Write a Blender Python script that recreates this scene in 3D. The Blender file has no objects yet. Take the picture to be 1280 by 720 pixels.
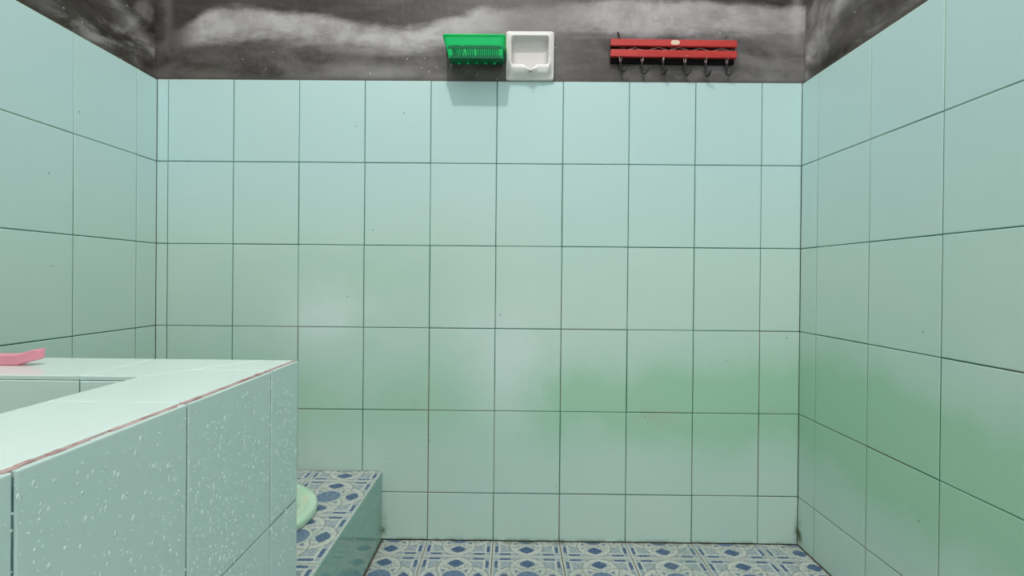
import bpy, bmesh, math, random
from mathutils import Vector, Matrix

random.seed(7)
S = bpy.context.scene
COL = S.collection

# ------------------------------------------------------------------ camera
CAM = Vector((0.0, -1.45738, 0.79726))
Rx = Vector((0.99993987, 0.00618528, 0.00905505))
Up = Vector((-0.00907634, 0.0034217, 0.99995295))
Fw = Rx.cross(Up) * -1
cd = bpy.data.cameras.new('camera')
cam = bpy.data.objects.new('camera', cd); COL.objects.link(cam)
m = Matrix.Identity(4)
for i in range(3):
    m[i][0] = Rx[i]; m[i][1] = Up[i]; m[i][2] = Fw[i]
    m[i][3] = CAM[i]
if (m.to_3x3() @ Vector((0, 0, -1))).y < 0:
    for i in range(3): m[i][2] = -m[i][2]
cam.matrix_world = m
cd.sensor_width = 36; cd.lens = 601.209 / 1280 * 36
cd.shift_x = 5.376 / 1280; cd.shift_y = -10.118 / 1280
cd.clip_start = 0.01
S.camera = cam

# ------------------------------------------------------------------ light
w = bpy.data.worlds.new('daylight'); S.world = w; w.use_nodes = True
w.node_tree.nodes['Background'].inputs[0].default_value = (0.95, 0.98, 1.0, 1)
w.node_tree.nodes['Background'].inputs[1].default_value = 1.95
ld = bpy.data.lights.new('bare_bulb', 'POINT'); ld.energy = 62; ld.color = (1.0, 0.965, 0.91)
ld.shadow_soft_size = 0.016
lo = bpy.data.objects.new('bare_bulb', ld); COL.objects.link(lo); lo.location = (-0.225, -1.08, 3.01)
S.view_settings.view_transform = 'Standard'; S.view_settings.look = 'None'
S.view_settings.gamma = 1; S.view_settings.use_curve_mapping = False
S.view_settings.exposure = 0.42

# ------------------------------------------------------------------ node helper
def lin(r, g, b):
    f = lambda c: (c / 255 / 12.92) if c / 255 <= .04045 else ((c / 255 + .055) / 1.055) ** 2.4
    return (f(r), f(g), f(b), 1)

class G:
    """tiny expression layer over a material node tree"""
    def __init__(s, name):
        s.m = bpy.data.materials.new(name); s.m.use_nodes = True
        s.t = s.m.node_tree; s.bsdf = s.t.nodes['Principled BSDF']
        g = s.n('ShaderNodeNewGeometry'); sp = s.n('ShaderNodeSeparateXYZ')
        s.l(g.outputs['Position'], sp.inputs[0])
        s.pos = g.outputs['Position']; s.X, s.Y, s.Z = [V(s, o) for o in sp.outputs]
    def n(s, t): return s.t.nodes.new(t)
    def l(s, a, b): s.t.links.new(a, b)
    def put(s, sock, v):
        if isinstance(v, V): s.l(v.o, sock)
        elif hasattr(v, 'is_output'): s.l(v, sock)
        else: sock.default_value = v
    def math(s, op, *a, clamp=False):
        n = s.n('ShaderNodeMath'); n.operation = op; n.use_clamp = clamp
        for i, v in enumerate(a): s.put(n.inputs[i], v)
        return V(s, n.outputs[0])
    def noise(s, scale, detail=3, rough=.55, vec=None, stretch=None, w=0, dist=0):
        n = s.n('ShaderNodeTexNoise'); n.inputs['Scale'].default_value = scale
        n.inputs['Detail'].default_value = detail; n.inputs['Roughness'].default_value = rough
        n.inputs['Distortion'].default_value = dist
        v = vec or s.pos
        mp = s.n('ShaderNodeMapping'); s.put(mp.inputs[0], v)
        if stretch: mp.inputs['Scale'].default_value = stretch
        mp.inputs['Location'].default_value = (w, w * 1.7, w * .6)
        s.l(mp.outputs[0], n.inputs['Vector'])
        return V(s, n.outputs[0])
    def ss(s, v, a, b, lo=0., hi=1.):
        n = s.n('ShaderNodeMapRange'); n.interpolation_type = 'SMOOTHSTEP'
        for i, x in enumerate((v, a, b, lo, hi)): s.put(n.inputs[i], x)
        return V(s, n.outputs[0])
    def step(s, v, a): return s.math('GREATER_THAN', v, a)
    def less(s, v, a): return s.math('LESS_THAN', v, a)
    def gauss(s, v, c, sg):
        return s.math('EXPONENT', ((v - c) * (1 / sg)) ** 2 * -1)
    def mix(s, f, a, b):
        n = s.n('ShaderNodeMix'); n.data_type = 'RGBA'
        s.put(n.inputs[0], f); s.put(n.inputs[6], a); s.put(n.inputs[7], b)
        return n.outputs[2]
    def curve(s, v, pts):
        n = s.n('ShaderNodeFloatCurve'); c = n.mapping.curves[0]
        c.points[0].location = pts[0]; c.points[1].location = pts[-1]
        for p in pts[1:-1]: c.points.new(*p)
        n.mapping.update(); s.put(n.inputs['Value'], v)
        return V(s, n.outputs[0])
    def bump(s, h, strength=.2, dist=.001):
        b = s.n('ShaderNodeBump'); b.inputs['Strength'].default_value = strength
        b.inputs['Distance'].default_value = dist
        s.put(b.inputs['Height'], h); s.l(b.outputs[0], s.bsdf.inputs['Normal'])
    def rand(s): return V(s, s.n('ShaderNodeObjectInfo').outputs['Random'])
    def set(s, **k):
        for a, v in k.items(): s.put(s.bsdf.inputs[a.replace('_', ' ')], v)
        return s.m

class V:
    def __init__(s, g, o): s.g = g; s.o = o
    def _(s, op, b): return s.g.math(op, s, b)
    def __add__(s, b): return s._('ADD', b)
    def __radd__(s, b): return s._('ADD', b)
    def __sub__(s, b): return s._('SUBTRACT', b)
    def __rsub__(s, b): return s.g.math('SUBTRACT', b, s)
    def __mul__(s, b): return s._('MULTIPLY', b)
    def __rmul__(s, b): return s._('MULTIPLY', b)
    def __pow__(s, b): return s._('POWER', b)
    def abs(s): return s.g.math('ABSOLUTE', s)
    def clamp(s): return s.g.math('ADD', s, 0., clamp=True)
    def max(s, b): return s._('MAXIMUM', b)
    def min(s, b): return s._('MINIMUM', b)

def algae_mask(g):
    """green algae film: a band low on the walls, thicker on the right, patchy"""
    n1 = g.noise(3.2, 4, w=2); n2 = g.noise(9, 5, w=5)
    zz = g.Z + (n1 - .5) * .17
    right = g.ss(g.X, -.75, .85)
    band = g.gauss(zz, .415, .125) * (right * .70 + .52)
    up = g.gauss(zz, .80, .13) * .26 * g.gauss(g.X, -.45, .4)
    side = g.ss(g.X, .86, .872) * g.gauss(zz, .45, .21) * g.gauss(g.Y, -.28, .42) * .45
    low = g.ss(zz, 1.25, .7) * .10
    a = band + up + side + low
    pale_patch = g.gauss(g.X + (n2 - .5) * .3, -.56, .13) * g.gauss(g.Z + (n1 - .5) * .2, .70, .085) \
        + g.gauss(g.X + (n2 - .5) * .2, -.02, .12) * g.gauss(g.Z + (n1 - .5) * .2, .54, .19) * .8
    pale_patch = pale_patch * g.ss(g.Y, -.05, -.01)  # two paler, less green patches, back wall only
    a = a * (1.0 - pale_patch.min(.92)) * g.ss(n2, .2, .75, .75, 1.2)
    return a.clamp(), pale_patch.clamp()

def wall_tile_mat():
    g = G('glazed_mint_wall_tile')
    a, pale_patch = algae_mask(g)
    n = g.noise(2.2, 3, w=9); r = g.rand()
    base = g.mix(g.ss(n, .3, .7), (.515, .66, .615, 1), (.55, .675, .62, 1))
    base = g.mix(g.ss(g.Z, .75, 1.25) * .55, base, (.44, .645, .685, 1))
    base = g.mix(r * .25, base, (.47, .63, .575, 1))
    base = g.mix(a * .62, base, (.25, .535, .31, 1))
    base = g.mix(pale_patch * .55, base, (.68, .80, .78, 1))
    # pinkish scum around the lower joints
    pink = g.gauss(g.Z, .385, .03) * g.ss(g.noise(5, 3, w=21), .5, .7) * g.ss(g.X, -.1, .3) * .35
    base = g.mix(pink, base, (.42, .42, .32, 1))
    # dark mould creeping up from the foot of the walls and in the corners
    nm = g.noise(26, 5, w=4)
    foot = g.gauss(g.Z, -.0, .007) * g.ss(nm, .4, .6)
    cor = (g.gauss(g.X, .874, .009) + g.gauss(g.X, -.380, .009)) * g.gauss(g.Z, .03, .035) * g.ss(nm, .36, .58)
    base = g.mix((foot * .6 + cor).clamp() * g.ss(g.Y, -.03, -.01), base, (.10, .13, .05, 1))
    # tiny specks
    vo = g.n('ShaderNodeTexVoronoi'); vo.inputs['Scale'].default_value = 17
    g.l(g.pos, vo.inputs['Vector'])
    sp = g.less(V(g, vo.outputs['Distance']), .045) * g.step(g.noise(7, 0, w=13), .56)
    base = g.mix(sp * .55, base, (.08, .14, .12, 1))
    g.bump(g.noise(6, 2, w=3) * .6 + g.noise(160, 2) * .05, .25, .002)
    rough = g.ss(g.noise(11, 4, w=8), .3, .7, .36, .46)
    return g.set(Base_Color=base, Roughness=rough, Specular_IOR_Level=.18)

def tub_tile_mat():
    g = G('glossy_mint_tub_tile')
    n = g.noise(3, 3, w=4)
    base = g.mix(g.ss(n, .3, .7), (.54, .69, .655, 1), (.57, .71, .665, 1))
    
    g.bump(g.noise(22, 3, w=2), .08, .002)
    return g.set(Base_Color=base, Roughness=.2, Specular_IOR_Level=.5)

def rim_tile_mat():
    g = G('pale_glossy_rim_tile')
    n = g.noise(4, 4, w=1)
    base = g.mix(g.ss(n, .3, .7), (.66, .79, .745, 1), (.70, .81, .765, 1))
    g.bump(g.noise(12, 2, w=2), .05, .002)
    return g.set(Base_Color=base, Roughness=.12, Specular_IOR_Level=.5)

def grout_mat():
    g = G('stained_green_grout')
    n = g.noise(6, 4, w=17); n2 = g.noise(60, 3)
    hi = g.ss(g.Z + (n - .5) * .5, .9, 1.35)
    side = (1.0 - g.ss(g.Y, -.10, -.02)) * .8 + .12
    c = g.mix(g.ss(n2, .3, .7), (.022, .12, .075, 1), (.05, .19, .135, 1))
    low = g.gauss(g.Z, .42, .17)
    c = g.mix(low * g.ss(n, .35, .5), c, (.012, .095, .035, 1))
    c = g.mix(g.ss(g.noise(3.5, 3, w=31), .5, .6) * g.ss(g.Z, .9, .6) * .8, c, (.22, .13, .085, 1))
    c = g.mix(g.gauss(g.Z, .394, .004) * g.ss(g.noise(3, 2, w=8), .42, .52) * .9, c, (.16, .075, .045, 1))
    c = g.mix(hi * side, c, (.40, .50, .36, 1))
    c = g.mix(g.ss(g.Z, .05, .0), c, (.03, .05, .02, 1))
    return g.set(Base_Color=c, Roughness=.9)

def simple(name, col, rough=.5, spec=.5, **k):
    g = G(name); return g.set(Base_Color=col, Roughness=rough, Specular_IOR_Level=spec, **k)

def rim_grout_mat():
    g = G('brownish_pink_edge_grout')
    n = g.noise(50, 4)
    c = g.mix(g.ss(n, .35, .65), (.34, .20, .19, 1), (.50, .36, .34, 1))
    return g.set(Base_Color=c, Roughness=.85)

def tub_grout_mat():
    g = G('dark_teal_tub_grout')
    n = g.noise(50, 4)
    c = g.mix(g.ss(n, .35, .65), (.05, .13, .12, 1), (.13, .22, .20, 1))
    return g.set(Base_Color=c, Roughness=.85)

def floor_grout_mat():
    g = G('brown_floor_grout')
    n = g.noise(40, 4)
    c = g.mix(g.ss(n, .35, .65), (.10, .085, .05, 1), (.20, .16, .11, 1))
    return g.set(Base_Color=c, Roughness=.85)

def cement_mat():
    g = G('smoky_black_painted_cement')
    # coordinate running along the walls: x on the back wall, y on the side walls
    isback = g.ss(g.Y, -.004, .004)
    n1 = g.noise(5, 5, .6, w=3, dist=.6); n2 = g.noise(18, 6, .65, stretch=(.35, .35, 1.3), w=7)
    n3 = g.noise(60, 5, .7, stretch=(1, 1, .4)); n4 = g.noise(2.4, 4, .6, w=12, dist=1.2)
    u = g.math('MULTIPLY', g.X + 1.08, 1 / 1.96, clamp=True)
    top = g.curve(u, [(0, .48), (.04, .68), (.13, .88), (.22, .83), (.31, .70), (.38, .66), (.45, .74),
                      (.52, .90), (.60, .96), (.75, .99), (.88, .96), (1, .93)])
    h = (g.Z - 1.394) * (1 / .26)
    d = top - h + (n1 - .5) * .18 + (n2 - .5) * .16        # >0 below the edge of the limewashed band
    band = g.ss(d, -.02, .10)
    lowb = top * .60 + .0                                  # lower limit of the limewash, follows the upper one
    thick = g.ss(h + (n2 - .5) * .30 + (n1 - .5) * .25, lowb - .14, lowb + .10)
    fade = thick * (g.ss(n4, .35, .62) * .35 + .42 + g.ss(g.noise(13, 6, .7, w=61, dist=.3), .35, .65) * .3) * g.ss(u, .02, .07)
    gap = g.gauss(u, .585, .085)
    fade = (fade * (1.0 - gap * .75)).max(g.gauss(u, .34, .07) * g.gauss(h, .10, .10) * .4)
    fade = fade.max(g.ss(u, .66, .78) * .30 * g.ss(n4, .38, .6))
    back = band * fade
    # side walls: slanting smears
    s = g.noise(4.2, 5, .6, stretch=(1, 1.0, 2.0), w=25, dist=1.5)
    k = g.Z - 1.394 + g.Y * .55
    sm = g.ss(s, .42, .70) * .62 + g.ss(g.noise(8, 6, .65, w=77), .35, .65) * g.step(g.X, 0.) * .16 + g.gauss(k, .07, .045) * g.ss(n1, .3, .6) * .5 * g.step(g.X, .5) \
        + g.gauss(g.Z + g.Y * .55, 1.47, .03) * .25
    lightness = (back * isback + sm * (1.0 - isback) * .95) * g.ss(n2, .25, .6, .72, 1.05)
    lightness = (lightness + g.gauss(g.X, .860, .016) * .35 * isback * g.ss(h, .35, .6) + g.gauss(g.X + (n2 - .5) * .03, -1.055, .016) * .16 * isback * g.ss(h, .3, .7) + (n3 - .5) * .16).clamp()
    dark = g.mix(g.ss(n2, .35, .7), (.016, .013, .012, 1), (.050, .042, .037, 1))
    olive = g.ss(h, .42, .0) * g.ss(n1, .48, .62) * .5
    dark = g.mix(olive, dark, (.075, .075, .045, 1))
    # body of the wall below the band is mid grey
    mid = isback * g.ss(g.noise(9, 6, .65, stretch=(.6, 1, 1.2), w=55, dist=.35), .32, .66) * g.ss(d, -.05, .2, .15, 1.)
    dark = g.mix(mid, dark, (.125, .112, .106, 1))
    blot = g.ss(g.noise(7, 3, .5, w=41), .62, .72)
    dark = g.mix(g.gauss(u, .585, .09) * isback * .5, dark, (.12, .108, .104, 1))
    dark = g.mix(blot * .7, dark, (.035, .032, .03, 1))
    c = g.mix(lightness, dark, (.40, .38, .385, 1))
    c = g.mix(g.gauss(h, .0, .035) * .7, c, (.05, .045, .03, 1))
    vo = g.n('ShaderNodeTexVoronoi'); vo.inputs['Scale'].default_value = 34
    g.l(g.pos, vo.inputs['Vector'])
    dots = g.less(V(g, vo.outputs['Distance']), .07) * g.step(g.noise(11, 0, w=2), .56)
    c = g.mix(dots * .6, c, (.62, .60, .58, 1))
    g.bump(n3 + n2, .35, .003)
    return g.set(Base_Color=c, Roughness=.5, Specular_IOR_Level=.5)

def pattern_mat():
    """printed floor tile: four interlaced rings round a blue disc, paired bars at the corners"""
    g = G('blue_ring_pattern_floor_tile')
    uv = g.n('ShaderNodeUVMap'); sp = g.n('ShaderNodeSeparateXYZ'); g.l(uv.outputs[0], sp.inputs[0])
    U = (V(g, sp.outputs[0]) * 2.0 - 1.0).abs(); W = (V(g, sp.outputs[1]) * 2.0 - 1.0).abs()
    def dist(cx, cy): return g.math('SQRT', (U - cx) ** 2. + (W - cy) ** 2.)
    C0, R = .45, .50
    dN, dE, dS, dW = dist(0, C0), dist(C0, 0), dist(0, -C0), dist(-C0, 0)
    r = dist(0, 0)
    ring = lambda d: g.less((d - .445).abs(), .052)
    line = lambda d: g.less((d - .507).abs(), .015)
    inside = lambda d: g.less(d, .39)
    outside = lambda d: g.step(d, .50)
    cream = (.50, .52, .48, 1); lilac = (.27, .33, .40, 1); navy = (.045, .085, .185, 1)
    slate = (.13, .19, .26, 1); ink = (.20, .20, .17, 1); grey = (.34, .38, .36, 1)
    nz = g.noise(140, 3); nz2 = g.noise(330, 2, w=5)
    spk = lambda c, k: g.mix(g.ss(nz2, .45, .75) * k, c, (.42, .47, .52, 1))
    c = g.mix(g.ss(nz, .35, .65), lilac, grey)
    # rings
    rings = ring(dN).max(ring(dE)).max(ring(dS)).max(ring(dW))
    anyin = g.less(dN, .5).max(g.less(dE, .5))
    c = g.mix(anyin, c, g.mix(g.ss(nz, .4, .6), grey, cream))
    tri = inside(dN) * inside(dE) * g.step(r, .40)
    c = g.mix(tri, c, spk(slate, .4))
    # shields
    def shield(a, b): return g.less(((a * (1 / .225)) ** 1.2) + (((b - .66).abs() * (1 / .18)) ** 1.35), 1.)
    sh = (shield(U, W) * inside(dN)).max(shield(W, U) * inside(dE))
    c = g.mix(rings, c, cream)
    lines = line(dN).max(line(dE))
    c = g.mix(lines * .8, c, ink)
    c = g.mix(g.less(r, .41), c, cream)
    c = g.mix(g.less(r, .335), c, spk((.085, .14, .25, 1), .55))
    c = g.mix(g.less((r - .40).abs(), .010) * .6, c, ink)
    c = g.mix(sh, c, spk(navy, .22))
    # cream cross straps and blue bars near the edges
    e = U.max(W); f = U.min(W)
    strap = g.step(U, .955).max(g.step(W, .955)).max(g.less((U - .80).abs(), .032) * g.step(W, .36)) \
        .max(g.less((W - .80).abs(), .032) * g.step(U, .36))
    c = g.mix(strap * (1.0 - anyin), c, cream)
    bar = g.less((e - .885).abs(), .042) * g.less((f - .64).abs(), .165)
    c = g.mix(bar, c, spk(navy, .2))
    # dirt
    c = g.mix(g.ss(g.noise(5, 4, w=3), .45, .8) * .35, c, (.22, .30, .25, 1))
    c = g.mix(g.ss(g.Y, -.03, .0) * g.ss(g.noise(22, 4), .45, .6) * .6, c, (.10, .12, .06, 1))
    g.bump(nz, .06, .001)
    return g.set(Base_Color=c, Roughness=g.ss(nz, .3, .7, .22, .36), Specular_IOR_Level=.4)

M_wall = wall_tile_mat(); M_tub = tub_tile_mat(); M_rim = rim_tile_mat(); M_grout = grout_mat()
M_rimg = rim_grout_mat(); M_tubg = tub_grout_mat(); M_flg = floor_grout_mat(); M_cem = cement_mat(); M_pat = pattern_mat()
M_step = simple('deep_mint_step_tile', (.25, .42, .37, 1), .07, .6)
M_white = simple('white_plaster', (.62, .62, .6, 1), .8)

# ------------------------------------------------------------------ mesh helpers
def link(name, me, mat=None, parent=None):
    o = bpy.data.objects.new(name, me); COL.objects.link(o)
    if mat is not None and me is not None and not me.materials: me.materials.append(mat)
    if parent: o.parent = parent
    return o
def bm_obj(name, bm, mat, parent=None, smooth=False):
    me = bpy.data.meshes.new(name); bmesh.ops.recalc_face_normals(bm, faces=bm.faces)
    if smooth:
        for f in bm.faces: f.smooth = True
    bm.to_mesh(me); bm.free()
    return link(name, me, mat, parent)
def thing(name, label, cat, loc=(0, 0, 0), group=None):
    o = bpy.data.objects.new(name, None); COL.objects.link(o); o.location = loc
    o.empty_display_size = .05
    return tag(o, label, cat, group)
def tag(o, label, cat, group=None):
    o['label'] = label; o['category'] = cat
    if group: o['group'] = group
    return o
def box(bm, x0, x1, y0, y1, z0, z1):
    v = [bm.verts.new((x, y, z)) for x in (x0, x1) for y in (y0, y1) for z in (z0, z1)]
    for f in ((0, 1, 3, 2), (4, 6, 7, 5), (0, 4, 5, 1), (2, 3, 7, 6), (0, 2, 6, 4), (1, 5, 7, 3)):
        bm.faces.new([v[i] for i in f])
    return v
def rbox(bm, x0, x1, y0, y1, z0, z1, r=.002, seg=2):
    b = bmesh.new(); box(b, x0, x1, y0, y1, z0, z1)
    bmesh.ops.recalc_face_normals(b, faces=b.faces)
    bmesh.ops.bevel(b, geom=b.edges[:], offset=r, segments=seg, affect='EDGES', profile=.5)
    me = bpy.data.meshes.new('tmp'); b.to_mesh(me); b.free(); bm.from_mesh(me); bpy.data.meshes.remove(me)
def tube(bm, pts, rad, n=8, cap=True, flat=1.0):
    pts = [Vector(p) for p in pts]; rings = []
    if not hasattr(rad, '__len__'): rad = [rad] * len(pts)
    t0 = (pts[1] - pts[0]).normalized()
    up = Vector((0, 0, 1)) if abs(t0.z) < .9 else Vector((0, 1, 0))
    nrm = (up - t0 * up.dot(t0)).normalized()
    for i, p in enumerate(pts):
        t = (pts[min(i + 1, len(pts) - 1)] - pts[max(i - 1, 0)]).normalized()
        nrm = (nrm - t * nrm.dot(t)).normalized(); b = t.cross(nrm)
        rings.append([bm.verts.new(p + (nrm * math.cos(a) * flat + b * math.sin(a)) * rad[i])
                      for a in (2 * math.pi * k / n for k in range(n))])
    for a, b in zip(rings, rings[1:]):
        for k in range(n): bm.faces.new((a[k], a[(k + 1) % n], b[(k + 1) % n], b[k]))
    if cap: bm.faces.new(rings[0][::-1]); bm.faces.new(rings[-1])
def loft(bm, loops, close_first=False, close_last=True):
    rs = [[bm.verts.new(p) for p in l] for l in loops]; n = len(rs[0])
    for a, b in zip(rs, rs[1:]):
        for k in range(n): bm.faces.new((a[k], a[(k + 1) % n], b[(k + 1) % n], b[k]))
    if close_last: bm.faces.new(rs[-1])
    if close_first: bm.faces.new(rs[0][::-1])

_cache = {}
def tile_mesh(w, h, t, mat, uv=(0, 0, 1, 1), bev=.0012, poly=None):
    key = (round(w, 4), round(h, 4), t, mat.name, tuple(round(a, 3) for a in uv), bev) if poly is None else None
    if key and key in _cache: return _cache[key]
    P = poly or [(0, 0), (w, 0), (w, h), (0, h)]
    cx = sum(p[0] for p in P) / len(P); cy = sum(p[1] for p in P) / len(P)
    def inset(d):
        out = []
        n = len(P)
        for i in range(n):
            a, b, c = Vector(P[i - 1]), Vector(P[i]), Vector(P[(i + 1) % n])
            e1 = (b - a).normalized(); e2 = (c - b).normalized()
            n1 = Vector((-e1.y, e1.x)); n2 = Vector((-e2.y, e2.x))
            k = (n1 + n2) / (1 + n1.dot(n2))
            out.append(b + k * d)
        return out
    bm = bmesh.new()
    L = []
    for d, z in ((0, 0), (0, t - bev), (bev * .35, t - bev * .3), (bev * 1.3, t)):
        L.append([(p[0], p[1], z) for p in inset(d)])
    loft(bm, L, True, True)
    bmesh.ops.recalc_face_normals(bm, faces=bm.faces)
    ul = bm.loops.layers.uv.new('UVMap')
    for f in bm.faces:
        for l in f.loops:
            l[ul].uv = (uv[0] + (uv[2] - uv[0]) * l.vert.co.x / w, uv[1] + (uv[3] - uv[1]) * l.vert.co.y / h)
    me = bpy.data.meshes.new('tile'); bm.to_mesh(me); bm.free(); me.materials.append(mat)
    if key: _cache[key] = me
    return me

GAP = .0024
def lay(parent, us, vs, frame, mat, t=.008, jitter=.00035, skip=None, uvcell=None, name='tile', gap=GAP):
    """tiles between successive us and vs joints; frame(u,v)->world point of the BACK of the tile, axes given"""
    O, A, B = [Vector(a) for a in frame]; N = A.cross(B); out = []
    for i in range(len(us) - 1):
        for j in range(len(vs) - 1):
            u0, u1, v0, v1 = us[i], us[i + 1], vs[j], vs[j + 1]
            if skip and skip(u0, u1, v0, v1): continue
            g2 = gap / 2
            uv = (0, 0, 1, 1)
            if uvcell:
                (ou, ov, s) = uvcell
                fu = math.floor((u0 + u1) / 2 / s - ou / s); fv = math.floor((v0 + v1) / 2 / s - ov / s)
                uv = ((u0 - ou) / s - fu, (v0 - ov) / s - fv, (u1 - ou) / s - fu, (v1 - ov) / s - fv)
            me = tile_mesh(u1 - u0 - gap, v1 - v0 - gap, t, mat, uv)
            o = link(name, me, None, parent)
            a = random.uniform(-1, 1) * .0011; b = random.uniform(-1, 1) * .0011
            dx, dy = random.uniform(-1, 1) * jitter, random.uniform(-1, 1) * jitter
            R = Matrix((A, B, N)).transposed().to_4x4()
            p = O + A * (u0 + g2 + dx) + B * (v0 + g2 + dy)
            c = Vector(((u1 - u0) / 2, (v1 - v0) / 2, 0))
            o.matrix_basis = Matrix.Translation(p) @ R @ Matrix.Translation(c) @ Matrix.Rotation(a, 4, 'X') @ Matrix.Rotation(b, 4, 'Y') @ Matrix.Translation(-c)
            out.append(o)
    return out

# ------------------------------------------------------------------ key measures (metres)
XL, XR = -1.0796, .8742          # tile faces of the side walls
YF = -2.30                       # wall behind the camera, with the added doorway
ZT = 1.394; ZC = 3.20            # top of the tiling, ceiling
X0 = -.2459
TT = .008                        # tile thickness
PX, PZ = -.3845, .2085           # platform: right edge, top
TX, TZ, TYB, TYF = -.3817, .646, -.592, -1.75   # tub: right face, top, back face, front face
IX, IYB, IYF = -.552, -.746, -1.60              # inner edges of the tub's rim

def structure(name, bm, mat):
    o = bm_obj(name, bm, mat); o['kind'] = 'structure'; return o

# back wall, with the recess of the soap niche cut into it
DX0, DX1, DZ0, DZ1 = -.0205, .1245, ZT + .0005, 1.541
hx0, hx1, hz0, hz1 = DX0 + .006, DX1 - .006, DZ0 + .01, DZ1 - .006
bm = bmesh.new(); yb, yw = .16, TT
xs = [XL - .16, hx0, hx1, XR + .16]; zs = [-.05, hz0, hz1, ZC]
fv = {}
for i, x in enumerate(xs):
    for j, z in enumerate(zs): fv[i, j] = bm.verts.new((x, yw, z))
for i in range(3):
    for j in range(3):
        if (i, j) != (1, 1): bm.faces.new((fv[i, j], fv[i + 1, j], fv[i + 1, j + 1], fv[i, j + 1]))
bk = [bm.verts.new((x, yb, z)) for x, z in ((xs[0], zs[0]), (xs[3], zs[0]), (xs[3], zs[3]), (xs[0], zs[3]))]
bm.faces.new(bk[::-1])
hb = [bm.verts.new((x, yb - .01, z)) for x, z in ((hx0, hz0), (hx1, hz0), (hx1, hz1), (hx0, hz1))]
hf = [fv[1, 1], fv[2, 1], fv[2, 2], fv[1, 2]]
for k in range(4): bm.faces.new((hf[k], hb[k], hb[(k + 1) % 4], hf[(k + 1) % 4]))
bm.faces.new(hb)
edge = {0: [fv[i, 0] for i in range(4)], 1: [fv[3, j] for j in range(4)], 2: [fv[i, 3] for i in (3, 2, 1, 0)], 3: [fv[0, j] for j in (3, 2, 1, 0)]}
for k in range(4): bm.faces.new(edge[k] + [bk[(k + 1) % 4], bk[k]])
wall_back = bm_obj('wall_back', bm, M_cem); wall_back['kind'] = 'structure'

bm = bmesh.new(); box(bm, XL - .16, XL - TT, YF, TT, -.05, ZC); wall_left = structure('wall_left', bm, M_cem)
bm = bmesh.new(); box(bm, XR + TT, XR + .16, YF, TT, -.05, ZC); wall_right = structure('wall_right', bm, M_cem)
# unseen: roof left off and doorway added behind the camera for fill light
bm = bmesh.new(); box(bm, XL - .16, .15, YF - .1, YF, 0, ZC); box(bm, .85, XR + .16, YF - .1, YF, 0, ZC); box(bm, .15, .85, YF - .1, YF, 2.1, ZC); structure('wall_front', bm, M_white)
bm = bmesh.new(); box(bm, XL - .16, XR + .16, YF, .16, -.16, -.0022); floor = structure('floor', bm, M_flg)

# grout beds
GD = .0016
bm = bmesh.new(); box(bm, XL, XR, GD, TT, 0, ZT - .002); bm_obj('grout', bm, M_grout, wall_back)
bm = bmesh.new(); box(bm, XL - TT, XL - GD, YF, 0, 0, ZT - .002); bm_obj('grout', bm, M_grout, wall_left)
bm = bmesh.new(); box(bm, XR + GD, XR + TT, YF, 0, 0, ZT - .002); bm_obj('grout', bm, M_grout, wall_right)

rows = [0, .144, .394, .644, .894, 1.144, ZT]
cols = [XL - .0006] + [X0 + .2 * k for k in range(-4, 6)] + [XR + .0006]
def hid_back(u0, u1, v0, v1):        # behind the platform
    return u1 < PX - .05 and v1 < PZ - .01
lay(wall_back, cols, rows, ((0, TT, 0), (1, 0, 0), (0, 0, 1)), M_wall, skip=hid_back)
ysL = [-.0774 - .2 * k for k in range(0, 11)]
ysR = [-.0762 - .2 * k for k in range(0, 11)]
usL = [-.0004] + [-y for y in ysL] + [-YF]
rowsS = [0, .144, .394, .644, .894, 1.144, ZT - .002]
# (A x B must face into the room)
usl = sorted([-u for u in usL])
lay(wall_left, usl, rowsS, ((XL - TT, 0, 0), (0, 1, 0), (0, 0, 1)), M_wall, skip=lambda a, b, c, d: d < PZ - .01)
usr = [-.0004] + [-y for y in ysR] + [-YF]
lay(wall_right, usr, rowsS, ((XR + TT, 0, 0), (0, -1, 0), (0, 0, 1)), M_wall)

# floor tiles
fx = [PX + .003] + [X0 + .2 * k for k in range(0, 6)] + [XR - .002]
if fx[1] - fx[0] < .02: fx.pop(1)
fy = sorted([-.001] + [-.083 - .2 * k for k in range(0, 11)] + [YF])
lay(floor, fx, fy, ((0, 0, -.006), (1, 0, 0), (0, 1, 0)), M_pat, t=.006, uvcell=(X0, -.083, .2))

# ------------------------------------------------------------------ squat-toilet platform
plat = thing('step_platform', 'low step with blue ring patterned top and deep mint side tiles behind the tub', 'step', (XL, TYB, 0))
Lp = Vector((XL, TYB, 0))
def child(o, par, base):             # keep world coordinates under an offset parent
    o.parent = par; o.matrix_basis = Matrix.Translation(-Vector(base)) @ o.matrix_basis; return o
TCX, TCY, TA, TB = -.716, -.295, .240, .186
def ell(a, b, z, n=72, cx=TCX, cy=TCY, p=2.0):
    o = []
    for k in range(n):
        t = 2 * math.pi * k / n; c, s = math.cos(t), math.sin(t)
        o.append((cx + a * abs(c) ** (2 / p) * (1 if c >= 0 else -1), cy + b * abs(s) ** (2 / p) * (1 if s >= 0 else -1), z))
    return o
# mortar body, open in the middle for the pan
bm = bmesh.new()
n = 72
inner_t = ell(TA - .03, TB - .03, PZ - .0075); inner_b = ell(TA - .03, TB - .03, .06)
def rect_pt(k):
    t = 2 * math.pi * k / n; c, s = math.cos(t), math.sin(t)
    x0, x1, y0, y1 = XL - .001 + .002, PX - TT + .001, TYB + .001, -.001
    sx = ((x1 - TCX) if c > 0 else (TCX - x0)) / max(abs(c), 1e-6)
    sy = ((y1 - TCY) if s > 0 else (TCY - y0)) / max(abs(s), 1e-6)
    q = min(sx, sy); return (TCX + c * q, TCY + s * q)
outer = [rect_pt(k) for k in range(n)]
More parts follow.
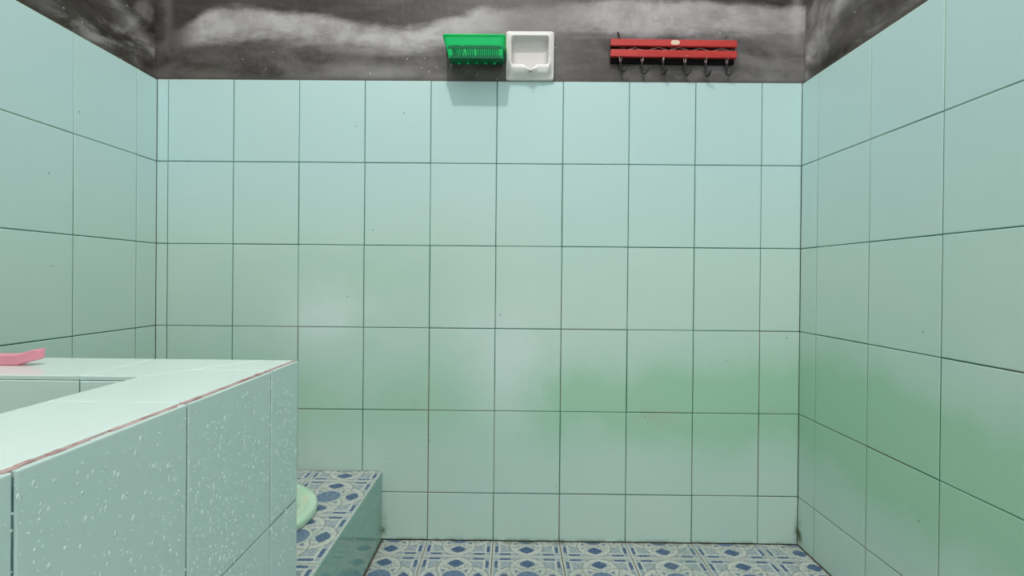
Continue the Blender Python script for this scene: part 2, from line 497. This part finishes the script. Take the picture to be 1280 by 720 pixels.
# snap the nearest sample to each corner
for cx_, cy_ in ((XL + .001, TYB + .001), (PX - TT + .001, TYB + .001), (PX - TT + .001, -.001), (XL + .001, -.001)):
    kk = min(range(n), key=lambda q: (outer[q][0] - cx_) ** 2 + (outer[q][1] - cy_) ** 2); outer[kk] = (cx_, cy_)
loft(bm, [inner_b, inner_t, [(x, y, PZ - .0075) for x, y in outer], [(x, y, 0) for x, y in outer]], True, False)
o = bm_obj('mortar_bed', bm, M_flg); child(o, plat, Lp)

def ell_in(x, y, a=TA - .012, b=TB - .012): return ((x - TCX) / a) ** 2 + ((y - TCY) / b) ** 2 < 1
px = sorted([PX - .0 - .2 * k for k in range(0, 4)] + [XL + .001])
py = sorted([-.001, -.075, -.275, -.475, TYB + .001])
ts = lay(None, px, py, ((0, 0, PZ - .0075), (1, 0, 0), (0, 1, 0)), M_pat, t=.0075, uvcell=(PX, -.075, .2),
         skip=lambda a, b, c, d: all(ell_in(x, y) for x in (a, b) for y in (c, d)))
# cut the tiles round the pan
cutbm = bmesh.new(); loft(cutbm, [ell(TA - .014, TB - .014, .1), ell(TA - .014, TB - .014, .3)], True, True)
cutme = bpy.data.meshes.new('cut'); bmesh.ops.recalc_face_normals(cutbm, faces=cutbm.faces); cutbm.to_mesh(cutme); cutbm.free()
cut = bpy.data.objects.new('cut', cutme); COL.objects.link(cut)
for o in ts:
    mo = o.modifiers.new('b', 'BOOLEAN'); mo.operation = 'DIFFERENCE'; mo.object = cut; mo.solver = 'EXACT'
bpy.context.view_layer.update(); dg = bpy.context.evaluated_depsgraph_get()
newm = [bpy.data.meshes.new_from_object(o.evaluated_get(dg)) for o in ts]
bpy.context.view_layer.update()
for o, me in zip(ts, newm):
    o.modifiers.clear(); o.data = me; child(o, plat, Lp)
bpy.data.objects.remove(cut)
# side facing the open floor
sy = sorted([-.001, -.067, -.27, -.473, TYB + .0])
for o in lay(None, sy, [0.001, .139, PZ - .001], ((PX - TT, 0, 0), (0, 1, 0), (0, 0, 1)), M_step, t=TT): child(o, plat, Lp)
bm = bmesh.new(); box(bm, PX - TT + .0005, PX - .0016, TYB + .002, -.002, .0, PZ - .002); child(bm_obj('grout', bm, M_tubg), plat, Lp)
bm = bmesh.new(); box(bm, PX - TT + .0005, PX - .0004, TYB + .002, -.002, .1382, .1398)  # pale strip stands in for the highlight along the tile edges
o = child(bm_obj('joint', bm, simple('pale_highlight', (.42, .60, .54, 1), .4)), plat, Lp); o['label'] = 'pale strip painted as the edge highlight between the side tiles'

# ------------------------------------------------------------------ water tub
tub = thing('water_tub', 'tall built-in bath water tub clad in glossy mint tiles with a pale tiled rim', 'water tub', (XL, TYF, 0))
Lt = Vector((XL, TYF, 0))
def put(o): return child(o, tub, Lt)
TTt = .006
bm = bmesh.new()
box(bm, IX + TTt, TX - TTt, TYF + TTt, TYB - TTt, 0, TZ - .007)
box(bm, XL + .001, IX + TTt, IYB + TTt, TYB - TTt, 0, TZ - .007)
box(bm, XL + .001, IX + TTt, TYF + TTt, IYF - TTt, 0, TZ - .007)
box(bm, XL + .001, IX + TTt, IYF - TTt, IYB + TTt, 0, .10)
put(bm_obj('mortar_body', bm, M_tubg))
M_palegrout = simple('pale_rim_grout', (.43, .55, .52, 1), .5)
bm = bmesh.new()                                    # grout under the rim tiles
gz0, gz1 = TZ - .0068, TZ - .0007
box(bm, IX + .004, TX - .010, TYF + .004, TYB - .004, gz0, gz1)
box(bm, XL + .001, IX + .004, IYB + .004, TYB - .004, gz0, gz1)
box(bm, XL + .001, IX + .004, TYF + .004, IYF - .004, gz0, gz1)
put(bm_obj('rim_grout', bm, M_palegrout))
bm = bmesh.new(); n_ = 90                            # crumbly joint between rim and face
for i in range(n_):
    y0 = TYF + .004 + (TYB - TYF - .006) * i / n_; y1 = TYF + .004 + (TYB - TYF - .006) * (i + 1) / n_
    box(bm, TX - .0115, TX - .0050 + random.uniform(0, .0012), y0, y1 + .0004, TZ - .010, TZ - .0012 + random.uniform(-.0008, .0010))
o = put(bm_obj('edge_grout', bm, M_rimg)); o['label'] = 'brownish pink joint along the rim edge'
ysT = sorted([TYB, -.6895, -.889, -1.089, -1.289, -1.489, -1.689, TYF])
bm = bmesh.new()                                    # joints of the faces
box(bm, TX - TTt - .001, TX - .0014, TYF + .003, TYB - .003, 0, TZ - .006)
put(bm_obj('face_grout', bm, M_tubg))
for o in lay(None, ysT, [.001, .146, .396, TZ - .0005], ((TX - TTt, 0, 0), (0, 1, 0), (0, 0, 1)), M_tub, t=TTt, gap=.0026): put(o)
xsI = sorted([XL + .002, -1.041, -.841, -.641, IX - TTt])
bm = bmesh.new(); box(bm, XL + .002, IX - .002, IYB + .0014, IYB + TTt, .1, TZ - .006); put(bm_obj('face_grout', bm, M_tubg))
for o in lay(None, [XL + .002, -1.041, -.841, -.641, IX], [.101, .146, .396, TZ - .0062], ((0, IYB + TTt, 0), (1, 0, 0), (0, 0, 1)), M_rim, t=TTt): put(o)
for o in lay(None, [-IYB, .889, 1.089, 1.289, 1.489, -IYF], [.101, .146, .396, TZ - .0062], ((IX + TTt, 0, 0), (0, -1, 0), (0, 0, 1)), M_rim, t=TTt): put(o)
for o in lay(None, [-IX, .641, .841, 1.041, -XL - .002], [.101, .146, .396, TZ - .0062], ((0, IYF - TTt, 0), (-1, 0, 0), (0, 0, 1)), M_rim, t=TTt): put(o)
for o in lay(None, [-TX, .582, .782, .982, -XL - .002], [PZ + .001, .396, TZ - .0008], ((0, TYB - TTt, 0), (-1, 0, 0), (0, 0, 1)), M_tub, t=TTt): put(o)
for o in lay(None, [XL + .002, -.982, -.782, -.582, TX], [.001, .146, .396, TZ - .0008], ((0, TYF + TTt, 0), (1, 0, 0), (0, 0, 1)), M_tub, t=TTt): put(o)
for o in lay(None, [XL + .002, -.955, -.755, IX - .001], [IYF + .001, -1.4, -1.2, -1.0, -.8, IYB - .001], ((0, 0, .10), (1, 0, 0), (0, 1, 0)), M_rim, t=.005): put(o)
# rim tiles, two of them cut on a slant at the corner
def rim_piece(poly):
    g_ = .0007; x0 = min(p[0] for p in poly); y0 = min(p[1] for p in poly)
    P = [Vector((p[0] - x0, p[1] - y0)) for p in poly]; c = sum(P, Vector((0, 0))) / len(P)
    P = [p + (c - p).normalized() * g_ for p in P]
    me = tile_mesh(.2, .2, .006, M_rim, poly=[tuple(p) for p in P], bev=.0010)
    o = link('rim_tile', me); o.matrix_basis = Matrix.Translation((x0, y0, TZ - .006)) @ Matrix.Rotation(random.uniform(-.001, .001), 4, 'X'); put(o)
xe = TX - .0095
R4 = lambda a, b, c, d: rim_piece([(a, c), (b, c), (b, d), (a, d)])
yb2 = TYB - .001
for a, b in ((XL + .002, -1.04), (-1.04, -.84), (-.84, -.641)): R4(a, b, IYB + .0005, yb2)
rim_piece([(-.641, IYB + .0005), (IX, IYB + .0005), (-.441, yb2), (-.641, yb2)])
rim_piece([(-.511, -.6895), (xe, -.6895), (xe, yb2), (-.441, yb2)])
rim_piece([(IX, -.889), (xe, -.889), (xe, -.6895), (-.511, -.6895), (IX, IYB)])
for a, b in ((-1.089, -.889), (-1.289, -1.089), (-1.489, -1.289), (IYF, -1.489)): R4(IX, xe, a, b)
for a, b in ((XL + .002, -.96), (-.96, -.76), (-.76, IX), (IX, xe)): R4(a, b, TYF + .001, IYF)

# ------------------------------------------------------------------ squat pan
def pan_mat():
    g = G('stained_pale_green_ceramic')
    n = g.noise(14, 4, w=2); rr = g.math('SQRT', ((g.X - TCX) * (1 / TA)) ** 2. + ((g.Y - TCY) * (1 / TB)) ** 2.)
    c = g.mix(g.ss(n, .3, .7), (.44, .64, .47, 1), (.54, .70, .55, 1))
    c = g.mix(g.gauss(rr, .88, .025) * g.ss(n, .35, .6) * .6, c, (.66, .58, .40, 1))
    c = g.mix(g.ss(g.Z, PZ + .006, PZ) * .7, c, (.25, .17, .09, 1))
    return g.set(Base_Color=c, Roughness=.14)
bm = bmesh.new(); L = []
for da, z in ((-.004, PZ - .004), (.000, PZ + .002), (.000, PZ + .014), (-.003, PZ + .0195), (-.008, PZ + .0218), (-.022, PZ + .0222), (-.026, PZ + .0205),
              (-.030, PZ + .0222), (-.040, PZ + .021), (-.052, PZ + .012), (-.062, PZ - .02), (-.075, PZ - .06), (-.10, PZ - .085), (-.15, PZ - .10)):
    L.append([(x - TCX, y - TCY, z - PZ) for x, y, z in ell(TA + da, TB + da, z, 96, p=2.1)])
loft(bm, L, True, True)
o = bm_obj('squat_toilet', bm, pan_mat(), smooth=True); o.location = (TCX, TCY, PZ)
tag(o, 'pale green ceramic squat toilet pan set in the patterned step', 'toilet')

# ------------------------------------------------------------------ soap niche
def rr(x0, x1, z0, z1, r, y, ns=44, nc=8):
    P = []
    cs = [(x1 - r, z0 + r, -90), (x1 - r, z1 - r, 0), (x0 + r, z1 - r, 90), (x0 + r, z0 + r, 180)]
    st = [((x0 + r, z0), (x1 - r, z0)), ((x1, z0 + r), (x1, z1 - r)), ((x1 - r, z1), (x0 + r, z1)), ((x0, z1 - r), (x0, z0 + r))]
    for (a, b), (cx_, cz_, d) in zip(st, cs):
        for k in range(ns): t = k / ns; P.append([a[0] + (b[0] - a[0]) * t, y, a[1] + (b[1] - a[1]) * t])
        for k in range(nc):
            t = math.radians(d + 90 * k / nc); P.append([cx_ + r * math.cos(t), y, cz_ + r * math.sin(t)])
    return P
def sst(t): t = max(0, min(1, t)); return t * t * (3 - 2 * t)
NX = .0535
def lipz(P, depth, wd):           # V notch in the bottom edge
    for p in P:
        if p[2] < 1.447: p[2] -= depth * max(0, 1 - (abs(p[0] - NX) / wd)) ** .8 if abs(p[0] - NX) < wd else 0
    return P
def bulge(P, amt, beak=0):
    for p in P:
        k = sst((1.458 - p[2]) / .018); p[1] -= amt * k + beak * k * max(0, 1 - abs(p[0] - NX) / .022)
    return P
L = [rr(DX0, DX1, DZ0, DZ1, .008, .0078), rr(DX0, DX1, DZ0, DZ1, .008, -.0062),
     rr(DX0 + .001, DX1 - .001, DZ0 + .001, DZ1 - .001, .008, -.0085), rr(DX0 + .004, DX1 - .004, DZ0 + .004, DZ1 - .004, .008, -.0098),
     rr(DX0 + .0105, DX1 - .0105, DZ0 + .0060, DZ1 - .0105, .009, -.0100),
     bulge(rr(DX0 + .012, DX1 - .012, DZ0 + .014, DZ1 - .012, .016, -.0108), .008, .004),
     lipz(bulge(rr(DX0 + .0135, DX1 - .0135, DZ0 + .028, DZ1 - .0135, .013, -.0108), .014, .006), .008, .022),
     lipz(bulge(rr(DX0 + .0150, DX1 - .0150, DZ0 + .0400, DZ1 - .0145, .010, -.0100), .014, .007), .019, .020),
     lipz(bulge(rr(DX0 + .0165, DX1 - .0165, DZ0 + .0420, DZ1 - .0155, .009, -.0085), .012, .007), .022, .019),
     lipz(bulge(rr(DX0 + .0175, DX1 - .0175, DZ0 + .0410, DZ1 - .0165, .009, -.0050), .008, .005), .023, .018),
     lipz(bulge(rr(DX0 + .0180, DX1 - .0180, DZ0 + .0330, DZ1 - .0170, .009, .000), .006, .002), .010, .018),
     rr(DX0 + .0190, DX1 - .0190, DZ0 + .026, DZ1 - .0180, .010, .006), rr(DX0 + .0205, DX1 - .0205, DZ0 + .024, DZ1 - .0195, .012, .012),
     rr(DX0 + .0240, DX1 - .0240, DZ0 + .027, DZ1 - .0230, .014, .0165), rr(DX0 + .033, DX1 - .033, DZ0 + .036, DZ1 - .030, .014, .0175),
     rr(DX0 + .05, DX1 - .05, DZ0 + .05, DZ1 - .047, .012, .018)]
B0 = (NX, 0, DZ0)
bm = bmesh.new(); loft(bm, [[(p[0] - B0[0], p[1], p[2] - B0[2]) for p in l] for l in L], False, True)
M_cer = G('white_ceramic'); M_cer = M_cer.set(Base_Color=M_cer.mix(M_cer.ss(M_cer.noise(30, 3), .5, .8) * .35, (.63, .61, .59, 1), (.54, .53, .48, 1)), Roughness=.13)
nic = thing('soap_dish', 'square white ceramic recessed soap dish with a notched lip, set in the black wall', 'soap dish', B0)
bm_obj('niche_shell', bm, M_cer, nic, smooth=True)
bm = bmesh.new(); tube(bm, [(-.004, -.030, .0155), (0, -.0315, .0145), (.004, -.030, .0155)], .0012, 6)  # short dark bar below the notch
o = bm_obj('drain_spot', bm, simple('dark_spot', (.09, .08, .06, 1), .8), nic); o['label'] = 'dark spot under the drain notch'

# ------------------------------------------------------------------ green basket
def plastic(name, col, tr, rough=.28):
    g = G(name); g.set(Base_Color=col, Roughness=rough)
    t = g.n('ShaderNodeBsdfTranslucent'); t.inputs[0].default_value = col
    mx = g.n('ShaderNodeMixShader'); mx.inputs[0].default_value = tr
    g.l(g.bsdf.outputs[0], mx.inputs[1]); g.l(t.outputs[0], mx.inputs[2])
    g.l(mx.outputs[0], g.t.nodes['Material Output'].inputs[0]); return g.m
M_green = plastic('translucent_green_plastic', (.02, .80, .28, 1), .5)
M_green2 = plastic('shaded_green_plastic', (.005, .22, .085, 1), .3, .45)  # same green darkened: shade on the lower parts put into the colour
bas = thing('soap_basket', 'bright green plastic openwork basket fixed to the black wall', 'basket', (-.108, 0, 1.43))
def bloop(z, off=0, r=.010):
    """outline of the tapered basket at height z (local), off = inwards"""
    t = (z) / .062
    x0, x1 = -.0775 - .0135 * t + off, .081 + .004 * t - off; y0, y1 = -.072 - .008 * t + off, .0075 - off
    P = []
    for cx_, cy_, d in ((x1 - r, y0 + r, -90), (x1 - r, y1 - r, 0), (x0 + r, y1 - r, 90), (x0 + r, y0 + r, 180)):
        for k in range(6):
            a = math.radians(d + 18 * k); yy = cy_ + r * math.sin(a); P.append((cx_ + r * math.cos(a), yy, z + .017 * max(0, 1 - z / .03) * (yy + .072) / .08))
    return P
bm = bmesh.new(); loft(bm, [bloop(.033), bloop(.062), bloop(.062, .002), bloop(.033, .002), bloop(.033)], False, False)
bm_obj('upper_band', bm, M_green, bas)
bm = bmesh.new(); loft(bm, [bloop(.0600, -.0022), bloop(.0625, -.0028), bloop(.0640, -.0018), bloop(.0640, .002), bloop(.0600, .0022), bloop(.0600, -.0022)], False, False)
bm_obj('rim', bm, M_green, bas)
bm = bmesh.new(); loft(bm, [bloop(0), bloop(.0075), bloop(.0075, .002), bloop(0.0, .002), bloop(0)], False, False)
loft(bm, [bloop(.0255, -.0006), bloop(.0315, -.0006), bloop(.0315, .002), bloop(.0255, .002), bloop(.0255, -.0006)], False, False)
bm_obj('lower_band', bm, M_green2, bas)
bm = bmesh.new()                                     # thin openwork ribs of the front and the two ends
A_, B_ = bloop(.004, .0010), bloop(.036, .0010)
def seg(i0, i1, nn, w_=.0017):
    for k in range(1, nn):
        t = k / nn; a = Vector(A_[i0]).lerp(Vector(A_[i1]), t); b = Vector(B_[i0]).lerp(Vector(B_[i1]), t)
        if i0 == 23 and k in (6, 7, 12): continue      # broken ribs
        tube(bm, [a, b], w_, 4)
seg(23, 0, 24); seg(5, 6, 9); seg(17, 18, 9)
for k, (a, b) in enumerate(((.02, .12), (.12, .03), (.05, .16), (.2, .3), (.3, .2))):
    p = Vector(A_[23]).lerp(Vector(A_[0]), a); q = Vector(B_[23]).lerp(Vector(B_[0]), b); tube(bm, [p, q], .0012, 4)
o = bm_obj('openwork_ribs', bm, M_green2, bas); o['kind'] = 'stuff'
for i in (2, 21):
    bm = bmesh.new(); tube(bm, [Vector(bloop(0)[i]), Vector(bloop(.062)[i])], .0026, 6)
    bm_obj('corner_rib', bm, M_green, bas)
bm = bmesh.new(); loft(bm, [bloop(.0, .0015), bloop(.0018, .0015)], True, True)
bm_obj('base_plate', bm, M_green2, bas)
fm = None
for k in range(5):
    if fm is None:
        bm = bmesh.new(); bmesh.ops.create_uvsphere(bm, u_segments=10, v_segments=6, radius=.0042)
        for f in bm.faces: f.smooth = True
        fm = bpy.data.meshes.new('foot'); bm.to_mesh(fm); bm.free(); fm.materials.append(M_green)
    o = link('foot', fm, None, bas); o.location = (-.052 + .0265 * k, -.020, .0085)

# ------------------------------------------------------------------ red hook rack
def red_mat():
    g = G('worn_red_paint'); n = g.noise(30, 4, stretch=(.15, 1, 1)); n2 = g.noise(70, 3, w=4)
    c = g.mix(g.ss(n, .3, .7), (.42, .022, .020, 1), (.51, .040, .034, 1))
    c = g.mix(g.step(n2, .69), c, (.75, .50, .45, 1)); return g.set(Base_Color=c, Roughness=.45)
M_red = red_mat()
M_iron = simple('blackened_iron', (.014, .012, .012, 1), .45, .4)
rack = thing('hook_rack', 'red wooden coat rack of two thin slats with six black hooks, on the black wall', 'coat rack', (.482, 0, 1.487))
def rl(x, z): return (x - .482, z - 1.487)
rack.rotation_euler.y = .0082
for za, zb_ in ((1.4960, 1.5158), (1.4630, 1.4846)):
    bm = bmesh.new(); rbox(bm, -.1885, .1885, -.0140, -.0035, za - 1.487, zb_ - 1.487, .0012, 2)
    bm_obj('slat', bm, M_red, rack)
bm = bmesh.new(); rbox(bm, -.186, .186, -.0005, .0082, -.038, .016, .0008, 1)
o = bm_obj('backing_board', bm, simple('black_board', (.008, .007, .007, 1), .9, .1), rack); o['label'] = 'black backing board behind the red slats'
for x in (-.15, 0, .15):
    bm = bmesh.new(); rbox(bm, x - .009, x + .009, -.0036, .0000, -.020, .010, .0008, 1)
    bm_obj('spacer', bm, simple('dark_wood', (.03, .015, .012, 1), .8) if x == -.15 else bpy.data.materials['dark_wood'], rack)
M_slv = G('chipped_pink_sleeve'); M_slv = M_slv.set(Base_Color=M_slv.mix(M_slv.ss(M_slv.noise(260, 3), .48, .56), (.13, .03, .025, 1), (.72, .55, .52, 1)), Roughness=.6)
for i, (x, ang, zb_, wd) in enumerate(((.324, 0, 1.4215, .011), (.389, 25, 1.4145, .0105), (.452, 68, 1.413, .009), (.517, 30, 1.413, .010), (.580, 60, 1.408, .010), (.6425, 28, 1.4135, .010))):
    X_, Zb = rl(x, zb_); pts = []
    zt = -.026
    pts += [(0, 0, zt + .004), (0, 0, zt - .012)]
    zc = Zb + wd * .75
    pts += [(wd * .0, 0, zc + .010), (wd * .02, 0, zc + .003)]
    for k in range(1, 9):
        a = math.pi + math.pi * k / 8 * .92; pts.append((wd * .75 + wd * .75 * math.cos(a), 0, zc + wd * .75 * math.sin(a)))
    e_ = pts[-1]; pts += [(e_[0] + .0015, 0, e_[2] + .004), (e_[0] + .0045, 0, e_[2] + .0075)]
    h = bpy.data.objects.new('hook', None)
    bm = bmesh.new(); tube(bm, pts, [.0032] * (len(pts) - 2) + [.0028, .0018], 8)
    o = bm_obj('hook', bm, M_iron, rack, smooth=True); o.location = (X_, -.0085, 0); o.rotation_euler.z = -math.radians(ang)
    for s_ in (-1, 1):
        bm = bmesh.new(); tube(bm, [(s_ * .0034, -.0005, zt + .003), (s_ * .0028, -.001, zt - .006), (s_ * .0008, -.0012, zt - .014)], [.0014, .0016, .0015], 6)
        q = bm_obj('sleeve_prong', bm, M_slv, o)
    bpy.data.objects.remove(h)
bm = bmesh.new()
zz = [(774, 61.6), (776, 61.4), (789, 57.6)], [(789.5, 59.6), (802, 61.6), (815, 58.2), (817, 57.6), (829, 61.6), (842, 57.8), (856, 62.2), (868.4, 58.8), (882, 62.6), (894.6, 59.3), (907, 62.2), (908.5, 60)]
for zl in zz:
    P = []
    for u, v in zl:
        x = (u - 634.6) / 416 ; z = 1.487 + (61.0 - v + (u - 843) * .0125) / 416 * 1.0 - .0005
        P.append((x - .482, -.0095, z - 1.487))
    tube(bm, P, .00055, 5)
bm_obj('zigzag_wire', bm, simple('dull_wire', (.48, .44, .42, 1), .4), rack)
for pts in ([(.316, 1.541), (.3175, 1.536), (.320, 1.530), (.3215, 1.514)], [(.6425, 1.533), (.641, 1.526), (.6385, 1.523), (.6385, 1.512)], [(.632, 1.521), (.630, 1.512)], [(.566, 1.521), (.563, 1.5185), (.561, 1.512)]):
    bm = bmesh.new(); tube(bm, [(rl(*p)[0], -.002, rl(*p)[1]) for p in pts], .0026, 6); bm_obj('bent_nail', bm, M_iron, rack)
bm = bmesh.new(); bmesh.ops.create_cone(bm, cap_ends=True, segments=28, radius1=.5, radius2=.5, depth=1)
for v in bm.verts:
    x, y, z = v.co; k = .42
    v.co = (math.copysign(abs(x * 2) ** .7, x) * .0132, -.0143 + z * .0006, math.copysign(abs(y * 2) ** .8, y) * .0072)
o = bm_obj('sticker', bm, simple('beige_paper', (.72, .55, .42, 1), .7), rack); o.location = (rl(.4855, 1.5065)[0], 0, rl(.4855, 1.5065)[1])
o['label'] = 'small worn beige oval sticker'

# ------------------------------------------------------------------ pink dipper on the rear rim
M_pink = plastic('glossy_pink_plastic', (1.0, .45, .57, 1), .3, .25)
DC = Vector((-.990, -.668, TZ))
dip = thing('water_dipper', 'bright pink plastic water dipper resting on the pale tub rim, its handle tip turned up', 'dipper', DC)
bm = bmesh.new()
prof = [(.0625, .0008), (.0625, .004), (.0600, .005), (.0590, .012), (.054, .085), (.050, .092), (.044, .095)]
lp = lambda r, z: [(r * math.cos(2 * math.pi * k / 40), r * math.sin(2 * math.pi * k / 40), z) for k in range(40)]
loft(bm, [lp(.0575, .012), lp(.0595, .0008)] + [lp(r, z) for r, z in prof], False, True)
loft(bm, [lp(.0575, .012), lp(.0515, .090)], False, True)
bm_obj('cup', bm, M_pink, dip, smooth=True)
def prof_at(x, zb_, zt_, wf, ww):     # inverted channel: wide flange on top, narrower body below
    f = .0028
    P = [(-ww * .75, zb_), (-ww, zb_ + .002), (-ww, zt_ - f - .001), (-wf, zt_ - f), (-wf, zt_ - .0008), (-wf + .001, zt_), (0, zt_ + .0006), (wf - .001, zt_), (wf, zt_ - .0008), (wf, zt_ - f),
         (ww, zt_ - f - .001), (ww, zb_ + .002), (ww * .75, zb_)]
    return [(x, y, z) for y, z in P]
bm = bmesh.new()
sec = [(.058, .001, .0185, .014, .011), (.09, .0006, .0183, .0125, .0095), (.13, .0003, .0180, .0115, .009), (.158, .0002, .0178, .011, .0085), (.172, .0003, .0180, .011, .0085), (.178, .0010, .0186, .011, .0085),
       (.184, .0030, .0200, .011, .0088), (.192, .0052, .0225, .0112, .0092), (.199, .0070, .0247, .011, .0092), (.205, .0086, .0262, .0105, .009), (.209, .0105, .0266, .009, .0082), (.2108, .0135, .0262, .006, .0055)]
loft(bm, [prof_at(*q) for q in sec], True, True)
o = bm_obj('handle', bm, M_pink, dip, smooth=False)
for p_ in o.data.polygons: p_.use_smooth = True
md = o.modifiers.new('b', 'BEVEL'); md.width = .0008; md.segments = 2; md.limit_method = 'ANGLE'
dip.rotation_euler.z = math.radians(1.5)

# ------------------------------------------------------------------ water drops on the tub's side
g = G('water_droplet'); g.set(Base_Color=(.80, .93, .90, 1), Roughness=.06, IOR=1.33, Specular_IOR_Level=.8)
tr_ = g.n('ShaderNodeBsdfTransparent'); mx_ = g.n('ShaderNodeMixShader'); mx_.inputs[0].default_value = .46
g.l(tr_.outputs[0], mx_.inputs[1]); g.l(g.bsdf.outputs[0], mx_.inputs[2]); g.l(mx_.outputs[0], g.t.nodes['Material Output'].inputs[0]); M_water = g.m
bm = bmesh.new(); rnd = random.Random(11)
sph = bmesh.new(); bmesh.ops.create_icosphere(sph, subdivisions=2, radius=1); sv = [v.co.copy() for v in sph.verts]; sf = [[v.index for v in f.verts] for f in sph.faces]; sph.free()
cl = [(rnd.uniform(-1.2, -.62), rnd.uniform(.2, .63), rnd.uniform(.02, .07)) for _ in range(34)]
verts, faces = [], []
for k in range(3400):
    if rnd.random() < .4:
        c_ = rnd.choice(cl); y = rnd.gauss(c_[0], c_[2]); z = rnd.gauss(c_[1], c_[2] * 1.2)
    else: y, z = rnd.uniform(-1.25, -.6), rnd.uniform(.1, .63)
    if not (-1.4 < y < TYB - .006 and .06 < z < TZ - .012): continue
    r = .0006 + .0013 * rnd.random() ** 2.6
    if rnd.random() < .03: r = .0022
    el = 1 + rnd.random() * .4 + (1.3 * rnd.random() if r > .0016 else 0); sk = rnd.uniform(-.25, .25); fl = rnd.uniform(.5, .7)
    b0 = len(verts)
    for v in sv:
        zz_ = v.z * el; wv = 1 - .25 * max(0, v.z)
        verts.append((TX + .0002 + v.x * r * fl, y + (v.y * wv + sk * v.z) * r, z + zz_ * r))
    faces += [[i + b0 for i in f] for f in sf]
me = bpy.data.meshes.new('water_drops'); me.from_pydata([tuple(Vector(v) - Vector((TX, -.9, .4))) for v in verts], [], faces)
for p_ in me.polygons: p_.use_smooth = True
o = link('water_drops', me, M_water); o.location = (TX, -.9, .4); o['kind'] = 'stuff'
tag(o, 'clear water drops clinging to the right side of the mint tiled tub', 'water')
